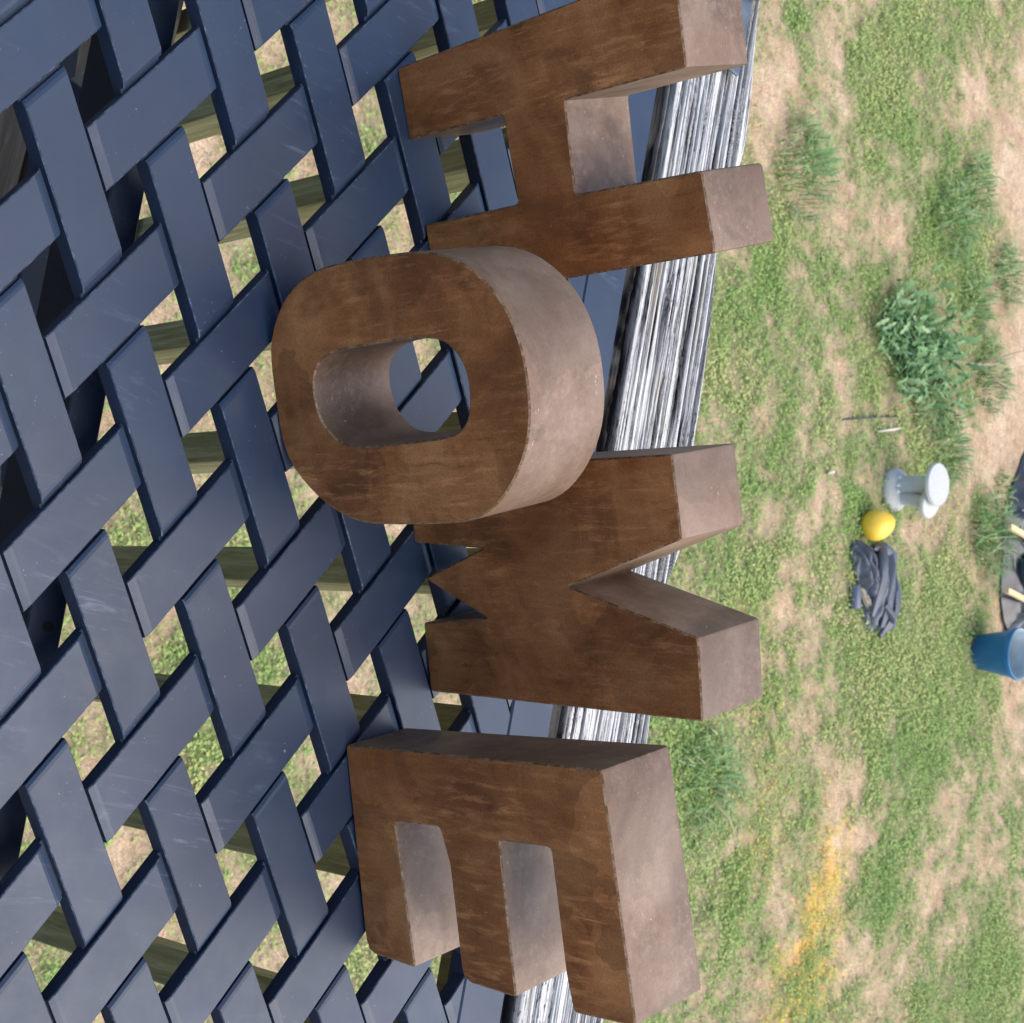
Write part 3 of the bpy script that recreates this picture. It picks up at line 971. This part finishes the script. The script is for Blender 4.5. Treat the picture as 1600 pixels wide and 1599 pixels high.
MGRY = mat_simple('grey_cast_stone', (.37, .372, .352), (.46, .462, .44), 120, .85, 0, .3)
orn = thing('garden_ornament', 'grey cast stone ornament of two flat topped mushrooms on one round base', 'ornament', (-1.575, 5.98, gz_at(-1.575, 5.98) - .006), 0)
bm = bmesh.new()
add_lathe(bm, [(.001, .0), (.096, .0), (.104, .012), (.102, .03), (.086, .05), (.058, .06), (.001, .066)], 40,
          wob=lambda p, a: p * (1 + .02 * math.sin(5 * a)))
bm_obj('base', bm, MGRY, orn, True, 50)
def stalk(dx, dy, h, r, lean):
    bm = bmesh.new()
    m = Matrix.Translation((dx, dy, .045))
    add_lathe(bm, [(r * 1.25, 0), (r * 1.02, .02), (r * .92, h * .45), (r * .97, h * .85), (r * 1.12, h)], 24, mtx=m @ Matrix.Rotation(lean, 4, 'Y'))
    return bm_obj('stalk', bm, MGRY, orn, True, 50)
def cap(dx, dy, h, R, lean):
    bm = bmesh.new()
    m = Matrix.Translation((dx, dy, .045)) @ Matrix.Rotation(lean, 4, 'Y') @ Matrix.Translation((0, 0, h))
    add_lathe(bm, [(.02, -.012), (R * .8, -.010), (R, -.002), (R, .010), (R * .96, .016), (.001, .020)], 40, mtx=m)
    return bm_obj('cap', bm, MGRY, orn, True, 40)
stalk(-.022, .0, .185, .045, 0.02); cap(-.022, .0, .185, .102, 0.02)
stalk(.034, .02, .150, .036, .20); cap(.034, .02, .150, .074, .20)
for k, (dx, dy) in enumerate(((-.004, -.052), (.024, -.05), (-.046, -.046))):
    bm = bmesh.new()
    add_lathe(bm, [(.001, -.012), (.010, -.006), (.012, 0), (.008, .010), (.001, .013)], 12, mtx=Matrix.Translation((dx, dy, .062)))
    bm_obj('pebble', bm, mat_simple('pale_pebble', (.55, .56, .55), (.68, .69, .68), 70, .6) if k == 0 else bpy.data.materials['pale_pebble'], orn, True)

# crumpled sheets: folded plastic built as a heightfield with overlaps
def crumple(name, cx, cy, lx, ly, rz, hmax, mat, seed, n=70, m=48, shape=None):
    u = np.linspace(-1, 1, n); w = np.linspace(-1, 1, m)
    U, Wv = np.meshgrid(u, w, indexing='ij')
    a = U + .16 * (fbm(U * 3 + 7, Wv * 3, 3, seed) - .5)
    b = Wv + .25 * (fbm(U * 3, Wv * 3 + 5, 3, seed + 3) - .5)
    rad = np.sqrt(U ** 2 + Wv ** 2)
    edge = np.clip((1.0 - np.maximum(np.abs(U), np.abs(Wv))) * 4, 0, 1)
    rid2 = 1 - np.abs(2 * fbm(U * 2.2 + 3, Wv * 4 + U * 2, 2, seed + 12) - 1)
    fold = np.abs(np.sin(math.pi * (2.1 * Wv + .75 * U + 1.1 * (fbm(U * 1.3 + seed, Wv * 1.3, 2, seed + 9) - .5)))) ** .8
    z = hmax * edge * (.12 + .75 * fold * (.55 + .9 * fbm(U * 1.6, Wv * 1.6 + seed, 2, seed + 11)) * (1.1 - .45 * rad) + .16 * rid2 ** 2) + .006
    r = 1 + .22 * (fbm(np.cos(np.arctan2(Wv, U)) * 2 + 4, np.sin(np.arctan2(Wv, U)) * 2 + 4, 3, seed + 20) - .5)
    # map the square to a rounded blob
    xx = a * np.sqrt(np.maximum(1 - .42 * Wv ** 2, 0)) * r * lx
    yy = b * np.sqrt(np.maximum(1 - .42 * U ** 2, 0)) * r * ly
    V = np.stack([xx, yy, z], -1).reshape(-1, 3)
    idx = np.arange(n * m).reshape(n, m)
    F = np.stack([idx[:-1, :-1], idx[1:, :-1], idx[1:, 1:], idx[:-1, 1:]], -1).reshape(-1, 4)
    o = np_mesh(name, V, F, mat, smooth=True)
    o.location = (cx, cy, gz_at(cx, cy))
    o.rotation_euler = (0, 0, rz)
    return o
MBAG = mat_simple('black_bin_bag_plastic', (.045, .052, .068), (.085, .098, .125), 9, .42, 0, .2, 22, .5)
MTAN = mat_simple('tan_lining', (.20, .17, .13), (.30, .26, .20), 40, .6)
bag = thing('plastic_bag', 'crumpled black plastic bag with a rolled end lying on the grass by the yellow egg', 'plastic bag', (-1.06, 5.90, gz_at(-1.06, 5.90)), math.radians(24))
def place(o, parent, loc, rot=(0, 0, 0)):
    o.parent = parent; o.location = loc; o.rotation_euler = rot
    return o
place(crumple('body', 0, 0, .205, .12, 0, .075, MBAG, 31), bag, (0, .02, 0))
def fold(pts, w, h):
    '''a gathered fold of the bag: a flattened, pinched tube'''
    bm = bmesh.new()
    n_ = len(pts)
    add_tube(bm, [Vector(p) for p in pts], [w * (.35 + .65 * math.sin(math.pi * (i + .5) / n_)) * random.uniform(.8, 1.2) for i in range(n_)], 9)
    for v in bm.verts:
        v.co.z = .028 + (v.co.z - .028) * h * .75
        v.co += Vector((random.uniform(-1, 1), random.uniform(-1, 1), random.uniform(-1, 1))) * w * .26
    o = bm_obj('fold', bm, MBAG, bag, True, 38)
    o.location = (0, .02, .012)
for pts, w, h in ((((-.20, .05, .05), (-.13, .00, .07), (-.05, -.03, .075), (.03, -.06, .07), (.10, -.10, .05)), .030, 1.1),
                  (((-.17, .10, .04), (-.10, .08, .06), (-.01, .05, .075), (.08, .01, .07), (.17, -.04, .05)), .034, 1.0),
                  (((-.05, .12, .045), (.03, .11, .065), (.11, .07, .07), (.18, .02, .05), (.21, -.04, .04)), .028, 1.1),
                  (((-.20, -.01, .03), (-.19, .06, .05), (-.14, .12, .05), (-.06, .14, .04)), .024, 1.0),
                  (((.06, -.02, .07), (.13, .02, .08), (.19, .07, .05)), .022, 1.2)):
    fold(pts, w, h)
place(crumple('flap', 0, 0, .16, .07, 0, .075, MBAG, 57), bag, (-.10, -.06, .012), (0, 0, .35))
place(crumple('lining', 0, 0, .085, .013, 0, .03, MTAN, 77, 30, 14), bag, (.02, -.10, .025), (0, 0, .5))
bm = bmesh.new()
add_tube(bm, [(-.055, 0, 0), (-.05, 0, 0), (.05, .0, .0), (.056, .0, .0)], [.022, .026, .027, .023], 16)
place(bm_obj('roll', bm, mat_simple('slate_plastic_roll', (.06, .075, .11), (.10, .12, .165), 40, .4), None, True, 50), bag, (-.005, -.165, .026), (0, 0, -.15))

# planting bed covered with black plastic, pale slats across it
MTARP = mat_simple('black_sheet_plastic', (.010, .013, .020), (.028, .034, .046), 12, .3, 0, .5, 40, .7)
bed = thing('planting_bed', 'black plastic covered planting bed with three pale timber slats at the far sand edge', 'planting bed', (-1.72, 7.9, gz_at(-1.72, 7.9)))
n, m = 90, 90
u = np.linspace(0, 1, n); w = np.linspace(0, 1, m)
U, Wv = np.meshgrid(u, w, indexing='ij')
bx0, bx1 = -2.36 + 1.72, -1.13 + 1.72
xx = bx0 + (bx1 - bx0) * U + .02 * (fbm(U * 8, Wv * 8, 3, 400) - .5)
front = np.interp(u, [0, .2, .33, .48, .62, .85, .93, 1], [7.46, 7.25, 7.18, 7.13, 7.14, 7.18, 7.24, 7.36]) - 7.9
yy = front[:, None] + (8.9 - 7.9 - front[:, None]) * Wv
ed = np.clip(np.minimum(np.minimum(U, 1 - U) * 12, Wv * 16), 0, 1)
zz = .012 + ed * (.035 + .022 * (1 - np.abs(2 * fbm(U * 5, Wv * 6, 3, 410) - 1)) ** 3 + .008 * fbm(U * 14, Wv * 14, 2, 411))
idx = np.arange(n * m).reshape(n, m)
F = np.stack([idx[:-1, :-1], idx[1:, :-1], idx[1:, 1:], idx[:-1, 1:]], -1).reshape(-1, 4)
np_mesh('plastic_sheet', np.stack([xx, yy, zz], -1).reshape(-1, 3), F, MTARP, parent=bed, smooth=True)
MSLAT = mat_wood('new_pine_slat', (.52, .36, .18), (.66, .48, .26), (.74, .57, .34), 1, 90)
for sx, y0, w_ in ((-2.02, 7.165, .024), (-1.665, 7.05, .030), (-1.335, 7.10, .028)):
    bm = bmesh.new()
    add_box(bm, (sx + 1.72 - w_ / 2, y0 - 7.93, .082), (sx + 1.72 + w_ / 2, 8.85 - 7.9, .106), .002)
    bm_obj('slat', bm, MSLAT, bed)
MTRAY = mat_simple('slate_plastic', (.05, .06, .09), (.09, .105, .145), 30, .35)
for k, (px, py, r, lab) in enumerate(((-1.87, 7.39, .115, 'round slate coloured tray on the black sheet, left of the middle slat'), (-1.50, 7.345, .10, 'round slate coloured tray on the black sheet, right of the middle slat'))):
    bm = bmesh.new()
    add_lathe(bm, [(.001, 0), (r * .82, 0), (r, .045), (r * .95, .046), (r * .78, .010), (.001, .008)], 28)
    o = bm_obj('tray', bm, MTRAY, None, True, 40)
    o.location = (px, py, gz_at(px, py) + .062)
    tag(o, lab, 'tray')
MHOSE = mat_simple('clear_grey_hose', (.20, .22, .25), (.34, .36, .40), 60, .35)
for pts, lab in (((( -1.72, 7.22, .13), (-1.64, 7.26, .14), (-1.55, 7.42, .14), (-1.50, 7.7, .14), (-1.47, 8.1, .13)), 'pale grey hose curving over the black sheet, right of the middle slat'),
                 (((-1.80, 7.19, .12), (-1.83, 7.30, .135), (-1.78, 7.4, .135), (-1.72, 7.46, .135)), 'short pale hose on the black sheet, left of the middle slat')):
    bm = bmesh.new()
    o0 = Vector((pts[0][0], pts[0][1], ZG))
    add_tube(bm, [Vector((p[0], p[1], ZG + p[2] - .045)) - o0 for p in pts], .007, 8)
    o = bm_obj('hose', bm, MHOSE, None, True)
    o.location = o0
    tag(o, lab, 'hose')
MCLR = mat_simple('dusty_grey_bag_film', (.16, .165, .18), (.27, .275, .29), 24, .3, 0, .5, 50, .7)
gb = crumple('film_bag', -1.21, 7.44, .13, .15, .4, .15, MCLR, 131, 50, 40)
gb.location.z += .03
tag(gb, 'crumpled dusty grey plastic film bag on the bed beside the blue pot', 'plastic bag')

# sticks and the twig
MROD = mat_simple('dark_steel_rod', (.02, .025, .03), (.05, .055, .06), 80, .5)
MPALE = mat_simple('bleached_stick', (.50, .45, .36), (.66, .60, .50), 90, .8)
MTWIG = mat_simple('brown_twig_bark', (.26, .18, .12), (.40, .30, .22), 120, .8)
def stick(name, pts, rad, mat, label, cat):
    o0 = Vector((pts[0][0], pts[0][1], gz_at(pts[0][0], pts[0][1])))
    bm = bmesh.new()
    add_tube(bm, [Vector((p[0], p[1], gz_at(p[0], p[1]) + p[2])) - o0 for p in pts], rad, 8)
    o = bm_obj(name, bm, mat, None, True)
    o.location = o0
    return tag(o, label, cat)
stick('rod', [(-1.755, 5.45, .012), (-1.84, 5.68, .02), (-1.925, 5.93, .012)], .0045, MROD, 'thin dark rod lying on the grass left of the grey ornament', 'rod')
stick('stick', [(-1.795, 5.76, .012), (-1.84, 5.87, .018), (-1.875, 5.96, .014)], [.005, .007, .004], MPALE, 'short bleached stick lying beside the thin dark rod', 'stick')
stick('stick', [(-1.48, 5.38, .012), (-1.50, 5.42, .016)], [.006, .007], MPALE, 'stubby pale stick in the grass between the rod and the M', 'stick')
tw = thing('twig', 'long forked bare twig sticking up from the sand behind the leafy plant', 'twig', (-2.33, 6.28, gz_at(-2.33, 6.28)))
bm = bmesh.new(); add_tube(bm, [(0, 0, 0), (-.03, .10, .03), (-.07, .28, .08), (-.12, .42, .10)], [.005, .0055, .005, .004], 8); bm_obj('stem', bm, MTWIG, tw, True)
bm = bmesh.new(); add_tube(bm, [(-.07, .28, .08), (-.02, .42, .12), (.02, .62, .2)], [.0045, .004, .003], 8); bm_obj('fork', bm, MTWIG, tw, True)
bm = bmesh.new(); add_tube(bm, [(-.07, .28, .08), (-.18, .44, .17), (-.27, .60, .27)], [.0045, .004, .003], 8); bm_obj('fork', bm, MTWIG, tw, True)

# the leafy plant: stems with lobed leaves, each leaf a piece
MLEAF = mat_blades('grey_green_leaf', [(0.0, (.09, .19, .075)), (.5, (.155, .285, .115)), (.85, (.23, .36, .165)), (1.0, (.28, .40, .20))], .2)
MSTEM = mat_simple('green_stem', (.12, .17, .06), (.2, .26, .10), 60, .6)
plant = thing('leafy_plant', 'bushy grey green weed with lobed leaves growing at the edge of the sand', 'plant', (-2.28, 5.88, gz_at(-2.28, 5.88)))
def leaf_mesh(L, Wd, seed):
    rg = np.random.default_rng(seed)
    V, F = [], []
    K = 7
    for k in range(K + 1):
        t = k / K
        w = Wd * math.sin(math.pi * min(1, .12 + .88 * t)) * (1.15 if k % 2 else .45)
        if k == K: w = .0005
        x = L * t; z = .35 * L * t * (1 - .9 * t)
        V += [(x - (.0 if k % 2 == 0 else .03 * L), -w, z + .12 * w), (x, 0, z), (x - (.0 if k % 2 == 0 else .03 * L), w, z + .12 * w)]
    for k in range(K):
        a = 3 * k
        F += [(a, a + 1, a + 4, a + 3), (a + 1, a + 2, a + 5, a + 4)]
    me = bpy.data.meshes.new('leaf')
    me.from_pydata(V, [], F)
    at = me.attributes.new('tone', 'FLOAT', 'POINT')
    at.data.foreach_set('value', np.full(len(V), rg.random(), dtype=np.float32))
    me.materials.append(MLEAF)
    return me
lms = [leaf_mesh(.065 + .045 * random.random(), .009 + .007 * random.random(), 500 + k) for k in range(9)]
stems = [(-.25, .35, .10), (-.05, .50, .09), (.18, .42, .08), (-.30, .10, .10), (.28, -.02, .08), (-.22, -.14, .09), (.12, .55, .07), (-.16, .48, .08), (-.05, .30, .10), (.10, .27, .11), (-.15, .22, .11), (.03, .38, .09), (-.12, -.22, .09), (.08, -.24, .09), (-.02, -.30, .08), (.22, .20, .08), (0, 0, .16), (-.10, -.06, .12), (.08, .05, .13), (-.16, .05, .12), (.14, -.08, .10), (.03, .16, .12), (-.06, .17, .10), (.0, -.16, .10), (.19, .07, .09)]
for sx, sy, sh in stems:
    bm = bmesh.new()
    add_tube(bm, [(sx * .35, sy * .35, 0), (sx * .8, sy * .8, sh * .6), (sx * 1.05, sy * 1.05, sh)], [.005, .004, .003], 6)
    bm_obj('stem', bm, MSTEM, plant, True)
    for k in range(24):
        t = .1 + .95 * k / 23
        o = bpy.data.objects.new('leaf', random.choice(lms))
        COL.objects.link(o)
        o.parent = plant
        o.location = (sx * (.35 + .7 * t) + random.uniform(-.07, .07), sy * (.35 + .7 * t) + random.uniform(-.07, .07), sh * t * random.uniform(.6, 1))
        o.rotation_euler = (random.uniform(-.3, .3), random.uniform(-.7, .1) - .3 * t, k * 2.4 + random.uniform(-.3, .3))
        s = random.uniform(.7, 1.15)
        o.scale = (s, s, s)
